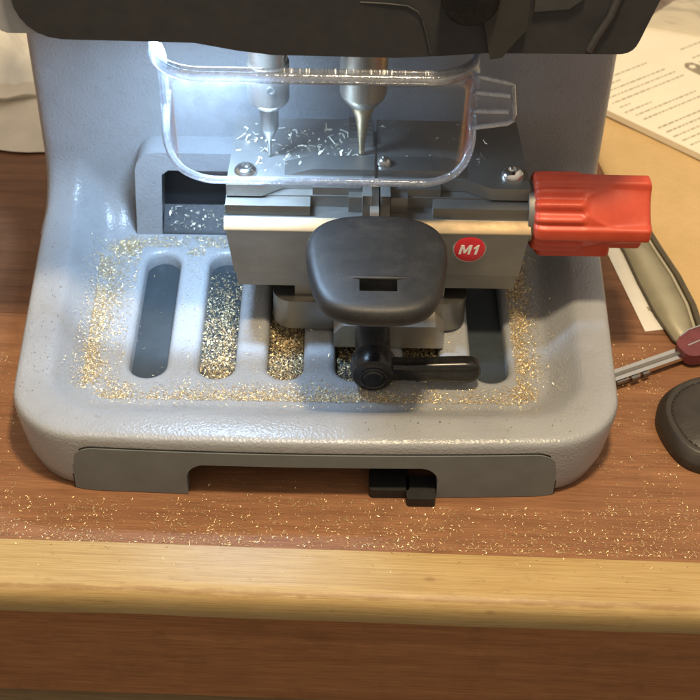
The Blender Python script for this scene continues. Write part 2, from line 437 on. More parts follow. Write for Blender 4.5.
bm = bmesh.new(); rings = []
for x in xs:
    yf = -.028 + BOW(x) + .10 * max(0, abs(x) - 10) ** 2; t = max(ptop(x), .05) + .045; b = pbot(x) + .02
    rings.append([(x * 1.005, yf, b), (x * 1.005, yf, t), (x * 1.005, yf + .6, t), (x * 1.005, yf + .6, b)])
loft(bm, rings, True, True, True); part('drawer_gap', bm, 'rubber_black', drawer, angle=30)
bm = bmesh.new(); box(bm, -10.6, 10.6, 2.6, 16.4, .75, 1.0); part('drawer_floor', bm, 'drawer_inside', drawer)
bm = bmesh.new(); box(bm, -10.3, 10.3, 1.4, 1.7, .9, 2.2); part('drawer_back', bm, 'rubber_black', drawer)

# --- feet peeping out under the arch
for x0, x1, y0, y1, h in ((2.5, 4.35, -.05, 1.3, .55), (4.2, 5.55, -.55, .9, .55)):
    bm = bmesh.new(); P = rrect(x0, x1, y0, y1, .18, 4, 1, 1)
    loft(bm, [[(x, y, .005) for x, y in P], [(x, y, h) for x, y in P]], True, True, True)
    part('rubber_foot', bm, 'rubber_black', bev=.1)

# --- head: dark cover, grey side casing, knob, smoked plate
bm = bmesh.new()
pts = []
W0, W1 = -12.2, 13.2
low = [(-12.5, 21.2), (-12.38, 20.4), (-12.2, 19.95), (-11.95, 19.6), (-11.6, 19.3), (-11.15, 19.1), (-10.6, 19.0), (-8, 18.98), (-5.2, 18.95), (-3.4, 18.62), (-2.0, 18.45), (3.2, 18.42), (5, 18.55), (6.8, 18.72), (9, 18.75), (12.2, 18.78), (12.5, 18.8), (12.72, 18.87), (12.9, 19.0), (13.02, 19.18), (13.12, 19.45), (13.3, 20.1), (13.7, 21.5), (14.1, 27)]
P = low + [(-12.6, 27)]
prism(bm, P, lambda p: (p[0], 17.8, p[1]), lambda p: (p[0], 8.0, p[1]))
head = part('head_cover', bm, 'head_black', bev=.22, angle=40)
bm = bmesh.new()
P = [(-13.35, 27), (-13.3, 19.5), (-13.15, 19.15), (-12.9, 19.05), (-11.6, 19.05), (-11.6, 27)]
prism(bm, P, lambda p: (p[0], 24, p[1]), lambda p: (p[0], 8.35, p[1]))
part('head_casing', bm, 'casing_grey', bev=.15)
bm = bmesh.new(); tube(bm, [(1.6, 8.0, 20.95), (2.6, 7.97, 20.93), (3.5, 7.96, 20.85), (3.95, 7.95, 20.6), (4.15, 7.95, 20.2), (4.35, 7.95, 19.5), (4.55, 7.96, 18.7)], .028, 8); part('seam_ridge', bm, 'seam_grey', head)
bm = bmesh.new(); prism(bm, [(7.0, 18.6), (7.5, 18.7), (8.0, 19.5), (8.4, 20.0), (8.3, 23), (6.6, 23), (6.4, 21), (6.7, 20)], lambda p: (p[0], 8.05, p[1]), lambda p: (p[0], 7.7, p[1])); part('smoked_plate', bm, 'smoke', head, bev=.05)
bm = bmesh.new(); lathe(bm, [(1.15, 0), (1.15, .5), (1.0, .68), (.3, .74)], (6.0, 8.0, 21.4), (0, -1, 0)); part('head_knob', bm, 'gloss_black', head)
bm = bmesh.new(); prism(bm, [(8.6, 20.75), (10.0, 20.9), (10.6, 21.4), (10.4, 21.9), (8.6, 21.8)], lambda p: (p[0], 8.05, p[1]), lambda p: (p[0], 7.85, p[1])); part('metal_clip', bm, 'seam_grey', head, bev=.04)
bm = bmesh.new(); tube(bm, [(11.1, 8.0, 18.95), (11.3, 7.93, 19.6), (11.75, 7.92, 20.6), (12.2, 7.95, 22.5)], lambda t: .16, 10); part('cover_highlight', bm, 'seam_grey', head)  # lighter grey tube stands in for a highlight stripe on the cover
# lamp strip under the head, left
bm = bmesh.new(); box(bm, -7.6, -2.6, 10.5, 11.2, 17.74, 17.81); part('led_lamp', bm, 'led', bev=.05)
bm = bmesh.new(); box(bm, -9.0, 9.5, 10.2, 18.4, 17.82, 18.4); part('head_underside', bm, 'casing_grey', bev=.1)

# --- cutter and tracer spindles
bm = bmesh.new()
c = (-2.45, 12.9, 0)
lathe(bm, [(.9, 17.8), (.9, 15.2), (.98, 15.15), (.98, 13.3), (.93, 13.15), (.62, 12.82), (.45, 12.8)], c)
spin = part('cutter_spindle', bm, 'spindle_steel')
bm = bmesh.new(); lathe(bm, [(.45, 12.85), (.45, 11.65), (.42, 11.55), (.15, 10.95), (.10, 10.85), (.09, 10.02)], c); part('cutter_bit', bm, 'steel', spin)
bm = bmesh.new(); lathe(bm, [(.20, 0), (.20, .05), (.12, .05), (.12, .01)], (c[0] + .15, c[1] - .98, 14.2), (.1, -1, 0)); part('set_screw', bm, 'steel_dark', spin)
bm = bmesh.new()
c = (1.95, 13.2, 0)
lathe(bm, [(1.1, 17.8), (1.1, 13.5), (1.04, 13.3), (.72, 12.86), (.56, 12.82)], c)
trac = part('tracer_spindle', bm, 'tracer_steel')
bm = bmesh.new(); lathe(bm, [(.56, 12.85), (.55, 12.6), (.46, 12.35), (.34, 12.0), (.26, 11.5), (.20, 10.9), (.16, 10.6), (.14, 10.02)], c); part('tracer_tip', bm, 'tracer_brass', trac)

# --- carriage (the clamp the key sits in)
bm = bmesh.new()
prof = [(9.85, 4.4), (9.72, 4.5), (9.72, 5.42), (9.52, 5.5), (9.38, 5.62), (9.28, 8.26), (9.80, 8.54), (9.86, 8.58), (16.2, 8.58), (16.2, 4.4)]
def sx(z): t = (z - 4.4) / 4.4; return -3.95 - .53 * t, 9.55 + .42 * t
loft(bm, [[(sx(z)[0], y, z) for y, z in prof], [(sx(z)[1], y, z) for y, z in prof]], True, True, True)
car = part('clamp_carriage', bm, 'steel', bev=.05, angle=25)
# top bevel strip, the lamp's tan reflection put into its steel colour
bm = bmesh.new()
prof = [(9.235, 8.235), (9.27, 8.29), (9.79, 8.57), (9.84, 8.59), (9.84, 8.4), (9.4, 8.15)]
loft(bm, [[(x, y, z) for y, z in prof] for x in (-4.50, 9.98)], True, True, True)
part('bevel_strip', bm, 'bevel_steel_lamplit', car, bev=.02)
# ledge strips left and right of the jaws
for x0, x1 in ((-4.45, -.45), (5.35, 9.95)):
    bm = bmesh.new(); box(bm, x0, x1, 10.0, 10.9, 8.585, 9.14); part('ledge_strip', bm, 'steel_dark', car, bev=.03)
bm = bmesh.new(); box(bm, -4.3, 9.8, 10.75, 16.15, 8.585, 9.22); part('jaw_bed', bm, 'steel_dark', car, bev=.03)
# top plates, front outline with protruding ears
def plate(xs):
    bm = bmesh.new()
    prism(bm, xs, lambda p: (p[0], p[1], 9.24), lambda p: (p[0], p[1], 9.9)); return bm
pl = part('jaw_plate', plate([(-4.42, 10.6), (-2.75, 10.6), (-1.75, 11.25), (2.58, 11.25), (2.58, 16.2), (-4.2, 16.2)]), 'plate_steel_lit', car, bev=.05)  # paler than its right twin: lamp sheen painted into the steel
pr_ = part('jaw_plate', plate([(2.72, 11.25), (6.9, 11.25), (8.1, 10.6), (9.92, 10.6), (9.72, 16.2), (2.72, 16.2)]), 'steel_dark', car, bev=.05)
# raised jaw bars with ramped ends
for pts in ([(-1.7, 9.9), (-.35, 10.28), (2.55, 10.28), (2.55, 9.9)], [(2.75, 9.9), (2.75, 10.28), (5.9, 10.28), (7.0, 9.9)]):
    bm = bmesh.new()
    prism(bm, pts, lambda p: (p[0], 12.55, p[1] + .005), lambda p: (p[0], 11.4, p[1] + .005))
    jb = part('jaw_bar', bm, 'steel', car, bev=.03)
# lower jaw blocks, fingers that grip the blade, serrated block
for x0, x1, z1, y0, m in ((-.35, 1.95, 9.66, 10.8, 'steel'), (3.35, 5.7, 9.66, 10.8, 'steel'), (1.35, 2.0, 9.45, 10.35, 'steel'), (3.35, 4.15, 9.45, 10.35, 'steel')):
    bm = bmesh.new(); box(bm, x0, x1, y0, 11.24, 8.59, z1); part('jaw_block', bm, m, car, bev=.04)
for x0, x1 in ((2.0, 2.42), (2.85, 3.3)):
    bm = bmesh.new(); box(bm, x0, x1, 9.75, 11.3, 8.6, 9.98); part('jaw_finger', bm, 'steel_dark', car, bev=.06)
bm = bmesh.new()
for k in range(5): box(bm, 1.35, 2.5, 13.9 + .42 * k, 14.2 + .42 * k, 9.9, 10.35 - .03 * k)
box(bm, 1.35, 2.5, 13.8, 16.1, 9.885, 10.12); part('serrated_jaw', bm, 'steel_dark', car, bev=.02)
# screws
def screw(x, y, z, r, parent):
    bm = bmesh.new(); lathe(bm, [(r, 0), (r, .08), (r * .92, .2), (r * .7, .33), (r * .45, .38), (r * .36, .38), (r * .33, .2), (.02, .2)], (x, y, z), n=36)
    s = part('screw', bm, 'chrome', parent)
    bm = bmesh.new(); lathe(bm, [(r * .34, .205), (r * .34, .215)], (x, y, z), n=6); part('hex_socket', bm, 'rubber_black', s)
    return s
for s in ((-3.55, 11.6, 9.9, .56), (9.1, 11.7, 9.9, .56), (3.0, 11.9, 10.28, .34)):
    bm = bmesh.new(); x, y, z, r = s
    lathe(bm, [(r, 0), (r, .08), (r * .92, .2), (r * .7, .33), (r * .45, .38), (r * .38, .38), (r * .36, .22), (.02, .2)], (x, y, z), n=36)
    part('screw', bm, 'chrome', car)
# M1 badge
bm = bmesh.new(); lathe(bm, [(.80, 0), (.80, .06), (.76, .09)], (7.15, 9.37, 7.32), (0, -1, .04)); badge = part('badge', bm, 'steel_bright')
bm = bmesh.new(); lathe(bm, [(.74, .05), (.74, .10), (.66, .135), (.4, .15), (.02, .155)], (7.15, 9.37, 7.32), (0, -1, .04)); bd = part('badge_disc', bm, 'badge_red', badge)
def glyph(name, P, x0):
    bm = bmesh.new()
    f = lambda p, d: (7.15 + x0 + p[0] + .2 * p[1], 9.215 - d, 7.32 + p[1])
    prism(bm, P, lambda p: f(p, -.03), lambda p: f(p, .012)); return part(name, bm, 'badge_white', badge)
h = .27
glyph('letter_m', [(-.27, -h), (-.27, h), (-.12, h), (0, -.02), (.12, h), (.27, h), (.27, -h), (.155, -h), (.155, .10), (.045, -.2), (-.045, -.2), (-.155, .10), (-.155, -h)], -.20)
glyph('digit_one', [(-.06, -h), (-.06, .10), (-.17, .03), (-.17, .135), (-.10, .18), (-.045, h), (.06, h), (.06, -h)], .34)
# lower slide plate, nut block
bm = bmesh.new(); P = rrect(-2.3, 7.35, 9.35, 15.5, 1.0, 8, 4, 4)
loft(bm, [[(x, y, 2.0) for x, y in P], [(x, y, 3.75) for x, y in P]], True, True, True); part('slide_plate', bm, 'steel', bev=.1)
bm = bmesh.new(); box(bm, -1.2, 6.2, 9.9, 15, 3.76, 4.42); part('slide_rail', bm, 'steel_dark', bev=.05)
bm = bmesh.new(); P = [(.75, 1.84), (6.2, 1.84), (6.2, 2.7), (5.75, 3.25), (1.2, 3.25), (.75, 2.7)]
prism(bm, P, lambda p: (p[0], 9.34, p[1]), lambda p: (p[0], 8.2, p[1])); part('lock_block', bm, 'steel_bright', bev=.12)
# clamp lever
bm = bmesh.new()
lathe(bm, [(.86, 0), (.86, 1.7), (.95, 1.85), (1.06, 2.1), (1.08, 2.5), (1.06, 3.0), (.97, 3.2), (.76, 3.32), (.5, 3.34)], (2.66, 8.3, 2.86), (0, -1, 0), 44)
lever = part('clamp_lever', bm, 'gloss_black')
bm = bmesh.new(); rings = []
for x, hz, hy in ((2.6, .62, .42), (3.4, .56, .42), (4.2, .54, .42), (5.2, .57, .43), (6.2, .62, .44), (7.0, .66, .44), (7.35, .64, .43), (7.58, .55, .38), (7.72, .40, .3), (7.79, .18, .15)):
    ring = []
    for k in range(32):
        a = 2 * PI * k / 32; c_, s_ = math.cos(a), math.sin(a); e_ = .55
        ring.append((x, 5.62 + hy * math.copysign(abs(c_) ** e_, c_), 2.86 + .008 * (x - 2.6) + hz * math.copysign(abs(s_) ** e_, s_)))
    rings.append(ring)
loft(bm, rings, True, True, True); part('lever_arm', bm, 'gloss_black', lever, angle=60)
bm = bmesh.new(); lathe(bm, [(.66, 0), (.66, .05), (.6, .1), (.56, .06), (.5, .06), (.42, .14), (.02, .16)], (2.66, 4.96, 2.86), (0, -1, 0), 36); part('lever_cap', bm, 'gloss_black', lever)

# --- red knob with lobes, ridges and thumb scoops
bm = bmesh.new()
L = 5.54; NT_ = 192; NX = 60
aview = math.atan2(.72, -.70)           # one scoop faces up and forward
rings = []
for i in range(NX + 1):
    x = L * i / NX; ring = []
    for k in range(NT_):
        a = 2 * PI * k / NT_
        d = (a - aview + PI / 4) % (PI / 2) - PI / 4            # -45..45 deg about the nearest scoop centre
        r = 1.98
        lobe = max(0, abs(d) - R(31)) / R(14); lobe = min(1, lobe)
        q = min(1, max(0, (abs(d) - R(30)) / R(7)))
        r -= .16 * (1 - q * q * (3 - 2 * q))                     # valley between the four corner lobes
        t = min(1, max(0, (2.45 - x) / .25))
        if abs(d) < R(35): r += t * .11 * (math.cos(d / R(23) * 2 * PI)) * (1 - (abs(d) / R(35)) ** 8)
        s = (x - 2.25) / (L - 2.25)
        if s > 0:
            w = R(33) * math.sqrt(min(1, s * 2.2)); u = abs(d) / w
            if u < 1: r -= (.13 + .36 * s ** 1.4) * (1 - u * u) ** .55 * min(1, s * 12)
        e = min(x, L - x)
        if e < .2: r -= .2 - math.sqrt(max(0, .04 - (.2 - e) ** 2))
        if x < .5: r -= .18 * (.5 - x)
        ring.append((10.10 + x, 11.05 + r * math.cos(a), 8.32 + r * math.sin(a)))
    rings.append(ring)
loft(bm, rings, True, True, True)
knob = part('red_knob', bm, 'red_plastic', angle=60)
bm = bmesh.new(); lathe(bm, [(1.45, 0), (1.5, .25), (1.5, .55)], (9.85, 11.05, 8.32), (1, 0, 0)); part('knob_collar', bm, 'steel_dark', knob)
bm = bmesh.new()
P = rrect(10.45, 14.1, 10.2, 12.4, .4, 5, 2, 2)
loft(bm, [[(x, y, 6.25) for x, y in P], [(x, y, 7.0) for x, y in P]], True, True, True); part('knob_wing', bm, 'red_plastic', knob, bev=.15)

# --- clear guard
def guard_plan(yf, xl, xr, r, yb, n=10):
    P = [(xl, yb - (yb - yf - r) * k / 5) for k in range(5)]
    P += [(xl + r - r * math.cos(PI / 2 * k / n), yf + r - r * math.sin(PI / 2 * k / n)) for k in range(n)]
    P += [(xl + r + (xr - xl - 2 * r) * k / 40, yf) for k in range(41)]
    P += [(xr - r + r * math.sin(PI / 2 * k / n), yf + r - r * math.cos(PI / 2 * k / n)) for k in range(1, n + 1)]
    P += [(xr, yf + r + (yb - yf - r) * k / 5) for k in range(1, 6)]
    return P
A = guard_plan(9.3, -6.95, 6.85, .9, 11.6)
B = guard_plan(8.15, -7.25, 6.75, 2.2, 11.6)
def gbot(x, y):
    z = 11.1
    for e, s in ((-6.95, 1), (6.85, -1)):
        d = (x - e) * s
        if d < 2.3: z = max(z, 11.1 + 2.1 - math.sqrt(max(0, 2.1 ** 2 - (2.3 - d) ** 2 * .83)))
    if y > 9.9: z += .75 * (y - 9.9)
    return z
NR = 14
rows = []
bead = []
for j in range(NR + 1):
    t = j / NR; row = []
    for (xa, ya), (xb, yb) in zip(A, B):
        zb = gbot(xa, ya); z = zb + (16.35 - zb) * min(1, t * 1.0)
        row.append((xa, ya, z))
    rows.append(row)
bead = rows[0]
for s in (.25, .5, .75, 1):
    q = s * s
    rows.append([(xa + (xb - xa) * q, ya + (yb - ya) * q, 16.35 + .85 * s) for (xa, ya), (xb, yb) in zip(A, B)])
rows.append([(xb, yb, 17.75) for (xb, yb) in B])
bm = bmesh.new(); loft(bm, rows, close=False)
guard = part('clear_guard', bm, 'clear_sheet', angle=80)
md = guard.modifiers.new('thick', 'SOLIDIFY'); md.thickness = .16 * U; md.offset = 1
bm = bmesh.new(); tube(bm, bead, .19, 10); part('guard_rim', bm, 'clear_edge', guard, angle=80)
bm = bmesh.new(); tube(bm, [(x, y, 17.25) for x, y in B], .2, 10, squash=1.3); part('guard_flange', bm, 'clear_edge', guard, angle=80)
for q in (2, -3):
    bm = bmesh.new(); tube(bm, [r[q] for r in rows[1:-2]], .17, 8); part('guard_side_rib', bm, 'clear_edge', guard, angle=80)
bm = bmesh.new()
P = [(6.7, 13.75), (8.25, 14.05), (8.5, 14.2), (8.62, 14.5), (8.42, 16.0), (8.3, 16.2), (8.1, 16.28), (6.75, 16.6)]
prism(bm, P, lambda p: (p[0], 9.95, p[1]), lambda p: (p[0], 9.75, p[1])); tab = part('guard_tab', bm, 'clear_tab', guard, bev=.05)
for z0, z1 in ((16.58, 16.24), (15.75, 15.6), (14.78, 14.78), (13.9, 14.16)):
    bm = bmesh.new(); tube(bm, [(6.75, 9.7, z0), (8.3, 9.7, z1)], .11, 8); part('tab_rib', bm, 'tab_edge_lit', guard)
bm = bmesh.new(); tube(bm, [(8.2, 9.75, 16.26), (8.4, 9.75, 16.1), (8.45, 9.75, 15.7), (8.6, 9.75, 14.6), (8.55, 9.75, 14.3), (8.3, 9.75, 14.1)], .10, 8); part('tab_edge_lit', bm, 'tab_edge_lit', guard)

# ------------------------------------------------------------------ key in the clamp
key = empty('car_key', (2.7, 6, 8.6), R(1), 'key with a broad black plastic bow held level in the machine clamp', 'key')
def smooth_closed(P, it=2):
    for _ in range(it):
        Q = []
        for i in range(len(P)):
            a, b = P[i], P[(i + 1) % len(P)]
            Q += [(.75 * a[0] + .25 * b[0], .75 * a[1] + .25 * b[1]), (.25 * a[0] + .75 * b[0], .25 * a[1] + .75 * b[1])]
        P = Q
    return P
half = [(0, 3.0), (1.6, 2.88), (2.7, 2.3), (3.16, 1.35), (3.22, .4), (3.08, -1.0), (2.8, -2.4), (2.3, -3.5), (1.25, -3.95)]
P = half + [(0, -4.02)] + [(-x, y) for x, y in half[:0:-1]]
P = smooth_closed(P, 3)
bm = bmesh.new()
secs = [(.80, -.04), (.90, .0), (.965, .12), (.995, .32), (1.0, .5), (.995, .66), (.975, .80), (.95, .89), (.91, .95), (.85, .98), (.6, .995), (.3, 1.0)]
loft(bm, [[(x * s, y * s - (.0 if s > .9 else 0), h * 1.1) for x, y in P] for s, h in secs], True, True, True)
kb = link('key_bow', bm, 'key_black', angle=60)
cb = bmesh.new()
v = box(cb, -.8, .85, -2.62, -1.85, -.5, 2.0)
subtract(kb, cb); kb.parent = key
bm = bmesh.new(); box(bm, -.78, .83, -2.6, -1.87, .02, .06); link('bow_hole_shade', bm, 'rubber_black', key)  # black plate stands in for the shade inside the open keyring hole
bm = bmesh.new(); tube(bm, [(-1.5, -1.72, 1.06), (-.8, -1.74, 1.12), (0, -1.75, 1.13), (.85, -1.74, 1.12), (1.7, -1.66, 1.05)], lambda t: .11 * (1 - abs(2 * t - 1) ** 3) + .01, 10, squash=.6); link('bow_ridge', bm, 'key_black', key)
bm = bmesh.new(); box(bm, -.28, .14, 2.2, 8.6, .55, .85); link('blade', bm, 'steel_bright', key, bev=.05)

# ------------------------------------------------------------------ swarf
def flakes(name, gen, n, mat, label, lmin=.07, lmax=.26, wmin=.022, wmax=.055, lift=.02, curl=.5):
    bm = bmesh.new(); c = 0
    while c < n:
        p = gen()
        if p is None: continue
        c += 1
        x, y, z = p
        a = random.uniform(0, 2 * PI); l = lmin + (lmax - lmin) * random.random() ** 1.8; w = random.uniform(wmin, wmax)
        tilt = random.gauss(0, .35); roll = random.gauss(0, .5)
        d = Vector((math.cos(a) * math.cos(tilt), math.sin(a) * math.cos(tilt), math.sin(tilt)))
        s = Vector((-math.sin(a) * math.cos(roll), math.cos(a) * math.cos(roll), math.sin(roll)))
        nrm = d.cross(s); b = random.uniform(-curl, curl) * l
        o = Vector((x, y, z + lift + random.random() * .03 + abs(math.sin(tilt)) * l * .5))
        pts = []
        for t, k in ((-.5, 0), (0, 1), (.5, 0)):
            m = o + d * l * t + nrm * b * .35 * k + s * b * .5 * k
            pts.append((bm.verts.new(m - s * w * .5), bm.verts.new(m + s * w * .5)))
        for q0, q1 in zip(pts, pts[1:]): bm.faces.new((q0[0], q1[0], q1[1], q0[1]))
    for v in bm.verts: v.co *= U
    me = bpy.data.meshes.new(name); bm.to_mesh(me); bm.free(); me.materials.append(M[mat])
    o = bpy.data.objects.new(name, me); COL.objects.link(o)
    return tag(o, label, 'shavings', kind='stuff')

cs, sn = math.cos(R(1)), math.sin(R(1))
def yaw(x, y): return x * cs - (y - 10) * sn, 10 + x * sn + (y - 10) * cs
def slot_at(x, y, m=0):
    for i, cx in enumerate(SLX):
        if abs(x - cx) < 1.2 + m and SY0 - m < y < SY1 + m: return i
    return None
def tray_z(x, y):
    f = FX(y); a = abs(x) / f; z = 1.8
    d = max((a - 10.9) / 1.25, (4.1 - BOW(0) - (y - BOW(x) * .5)) / 1.9, 0)
    return 1.8 + 1.55 * min(1, d)
def g_tray():
    r = random.random()
    if r < .25:
        y = random.uniform(4.6, 16.4); x = -10.95 * FX(y) + random.expovariate(1.5) * (1.5 if y > 11 else .8) - .15
        if random.random() < .25: x -= random.random() * .6
        if y > 15: x += random.random() * 1.5
    elif r < .52:
        x = random.uniform(-11.2, 10.8); y = 4.35 + abs(random.gauss(0, .55)) + .004 * x * x * 0
        if random.random() > .45 + .55 * math.exp(-((x + 1) / 5) ** 2) and x > -9: return None
    elif r < .78:
        y = random.uniform(4.7, 16.2); x = random.gauss(10.05 + .02 * (y - 8), .42)
        if random.random() > .35 + .06 * y: return None
    elif r < .84:
        x = random.uniform(-11, -5); y = random.uniform(15.2, 16.8)
    else:
        x = random.uniform(-12.2, 11.8); y = random.uniform(3.2, 16.3)
    if mnoise.noise(Vector((x * .9, y * .9, 4))) < random.uniform(-.75, .05): return None
    if slot_at(x, y): return None
    if slot_at(x, y) == 0: return None
    z = tray_z(x, y); X, Y = yaw(x, y)
    return X, Y, z
flakes('tray_shavings', g_tray, 24000, 'brass', 'golden brass shavings drifted round the rim of the grey machine tray', .025, .17, .010, .025, .015)
def g_slot():
    i = random.choice((1, 1, 1, 1, 2, 2, 2, 3, 3, 4, 4, 4, 0))
    cx = SLX[i]; x = cx + random.uniform(-.84, .84); y = random.uniform(6.1, 14.9)
    k = (y - 6.1) / 8.8
    if i == 0: 
        if random.random() > .012: return None
    if i == 1 and random.random() > (1 - k) ** .8 * (.8 + .2 * math.sin(x * 5)): return None
    h = 1.0 + (.25 * (1 - k) * random.random() if i else 0)
    X, Y = yaw(x, y); return X, Y, h + .02
flakes('drawer_shavings', g_slot, 20000, 'brass', 'heaped brass shavings lying in the drawer below the tray slots', .03, .19, .011, .03, .015)
def g_desk():
    r = random.random()
    if r < .55: x = random.uniform(-17, 18); y = random.uniform(-3.0, -.1)
    elif r < .68: x = random.uniform(-17, 18); y = -3.05 + random.expovariate(3)
    elif r < .78: x = random.uniform(-17.5, -13.4); y = random.uniform(-3, 9)
    elif r < .97: x = random.uniform(13.3, 17.4); y = random.uniform(-3, 11)
    else: x = random.uniform(-5, 5); y = random.uniform(-2, 1)
    if y > -.4 and abs(x) < 13.6 and not (abs(x) < 5.4): return None
    if y > 0 and abs(x) < 13.6 and y > 1: return None
    k = mnoise.noise(Vector((x * .45, y * .7, 5)))
    if random.random() > .6 + .6 * k: return None
    return x, y, 0
flakes('desk_shavings', g_desk, 6200, 'brass', 'loose gold shavings sprinkled over the brown desk around the machine', .025, .16, .011, .027, .012)
def g_edge():
    x = random.uniform(-16, 18); y = -3.2 - random.expovariate(1.2)
    return (x, y, .1) if y > -5.0 else None
flakes('strip_shavings', g_edge, 46, 'brass', 'few stray gold shavings on the pale pine edge strip', .06, .18, .02, .04, .01)
def g_top():
    if random.random() < .8:
        x = random.gauss(-.9, 1.9); y = random.gauss(13.8, 1.25)
        if x < -4 or x > 2.4 or y < 11.6 or y > 16: return None
    else:
        x = random.uniform(2.9, 8.5); y = random.uniform(12.7, 16)
        if random.random() > .5: return None
    X, Y = yaw(x, y); return X, Y, 9.9
flakes('clamp_chips', g_top, 150, 'pale_chips', 'silvery curled chips scattered over the top of the clamp', .10, .55, .045, .10, .02, .8)
def g_pocket():
    x = random.uniform(-8.3, -4.6); y = random.uniform(17.1, 18.25); X, Y = yaw(x, y)
    return X, Y, 2.0 + .68 * (y - 17.1)
flakes('pocket_chips', g_pocket, 110, 'pale_chips', 'pale metal chips lying in the dark pocket behind the clamp', .08, .26, .03, .07, .03, .8)
def g_grit():
    r = random.random()
    if r < .6: y = random.uniform(3, 16); x = -random.uniform(12.4, 13.7) * FX(y)
    elif r < .75: y = random.uniform(11.5, 15); x = random.uniform(12.2, 13.6)
    else: x = random.uniform(-12.5, 12.5); y = random.uniform(.7, 1.6) + BOW(x)
    X, Y = yaw(x, y); return X, Y, 3.5
flakes('rim_grit', g_grit, 170, 'dull_grit', 'dark specks of grit along the raised rim of the machine base', .03, .1, .02, .04, .005)

# ------------------------------------------------------------------ things on the desk, right
def local_poly(P, c, rz):
    ca, sa = math.cos(-rz), math.sin(-rz)
    return [((x - c[0]) * ca - (y - c[1]) * sa, (x - c[0]) * sa + (y - c[1]) * ca) for x, y in P]
def sheet(P, z0, z1, n=0):
    bm = bmesh.new(); prism(bm, P, lambda p: (p[0], p[1], z0), lambda p: (p[0], p[1], z1)); return bm

# brown kraft sheet
bm = bmesh.new()
NX, NY = 46, 46; c0 = Vector((16.2, 27.5)); ex = Vector((3.35, -17.6)); ey = Vector((22, 5))
g = []
for i in range(NX + 1):
    for j in range(NY + 1):
        p = c0 + Vector((-.9, 4.8)) * 1.0 + ex * (i / NX) * 1.15 + ey * (j / NY)
        z = .06 + .10 * max(0, mnoise.noise(Vector((p.x * .22, p.y * .16, 2)))) + .02 * mnoise.noise(Vector((p.x * .8, p.y * .8, 0)))
        g.append(bm.verts.new((p.x, p.y, z)))
for i in range(NX):
    for j in range(NY):
        q = i * (NY + 1) + j; bm.faces.new((g[q], g[q + NY + 1], g[q + NY + 2], g[q + 1]))
kr = link('kraft_paper', bm, 'kraft', angle=80); md = kr.modifiers.new('thick', 'SOLIDIFY'); md.thickness = .03 * U; md.offset = -1
tag(kr, 'large tan brown paper sheet lying right of the machine under the printed page', 'paper')

# printed pages, a thin stack
doc = empty('printed_document', (17.3, 32.0, .2), R(-41.5), 'thick white printed pages with small text and a picture of a key', 'document')
bm = bmesh.new(); box(bm, -4.6, 24, 0, 34, 0, .42); link('page_stack', bm, 'page_white', doc, bev=.04)
bm = bmesh.new()
rnd = random.Random(3)
ca, sa = math.cos(R(77)), math.sin(R(77))           # lines run up the page, at right angles to the near edge
def dash(u0, u1, v, h):
    P = [(u0, v), (u1, v), (u1, v + h), (u0, v + h)]
    if any(.5 + u * sa + w * ca < .3 or .6 + u * ca - w * sa < -4.2 for u, w in P): return
    bm.faces.new([bm.verts.new((x, y, .424)) for x, y in [(.6 + u * ca - w * sa, .5 + u * sa + w * ca) for u, w in P]])
for k in range(34):
    v = 3.2 - .6 * k
    if k % 11 == 9: continue
    for a, b0, b1 in ((0, 4.5, 6.8), (8.2, 10.5, 11.5), (13, 15.5, 17), (19, 24, 25)):
        if a == 8.2 and k % 3 == 1 or a == 13 and 4 < k < 9: continue
        u = a + rnd.uniform(0, .25); end = rnd.uniform(b0, b1) if rnd.random() < .8 else a + rnd.uniform(1, 2.5)
        while u < end:
            w = rnd.uniform(.12, .5); dash(u, min(u + w, end), v, .12); u += w + .09
link('printed_text', bm, 'ink', doc)
bm = bmesh.new()
# picture of a key: flat printed silhouette
ckx, cky = local_poly([(23.1, 37.8)], (17.3, 32.0), R(-41.5))[0]
dx, dy = local_poly([(23.1 + .72, 37.8 - .69)], (17.3, 32.0), R(-41.5))[0]; d = Vector((dx - ckx, dy - cky)).normalized(); nn = Vector((-d.y, d.x))
KP = [(0, .1), (.25, .42), (.7, .5), (1.4, .52), (2.0, .45), (6, .4), (6, -.4), (2.0, -.45), (1.4, -.52), (.7, -.5), (.25, -.42), (0, -.1)]
bm.faces.new([bm.verts.new((ckx + d.x * a + nn.x * b, cky + d.y * a + nn.y * b, .426)) for a, b in KP]); pk = link('printed_key', bm, 'ink_grey', doc)
bm = bmesh.new(); bm.faces.new([bm.verts.new((ckx + d.x * (.55 + .22 * math.cos(2 * PI * k / 16)) + nn.x * .22 * math.sin(2 * PI * k / 16), cky + d.y * (.55 + .22 * math.cos(2 * PI * k / 16)) + nn.y * .22 * math.sin(2 * PI * k / 16), .428)) for k in range(16)]); link('printed_hole', bm, 'page_white', pk)

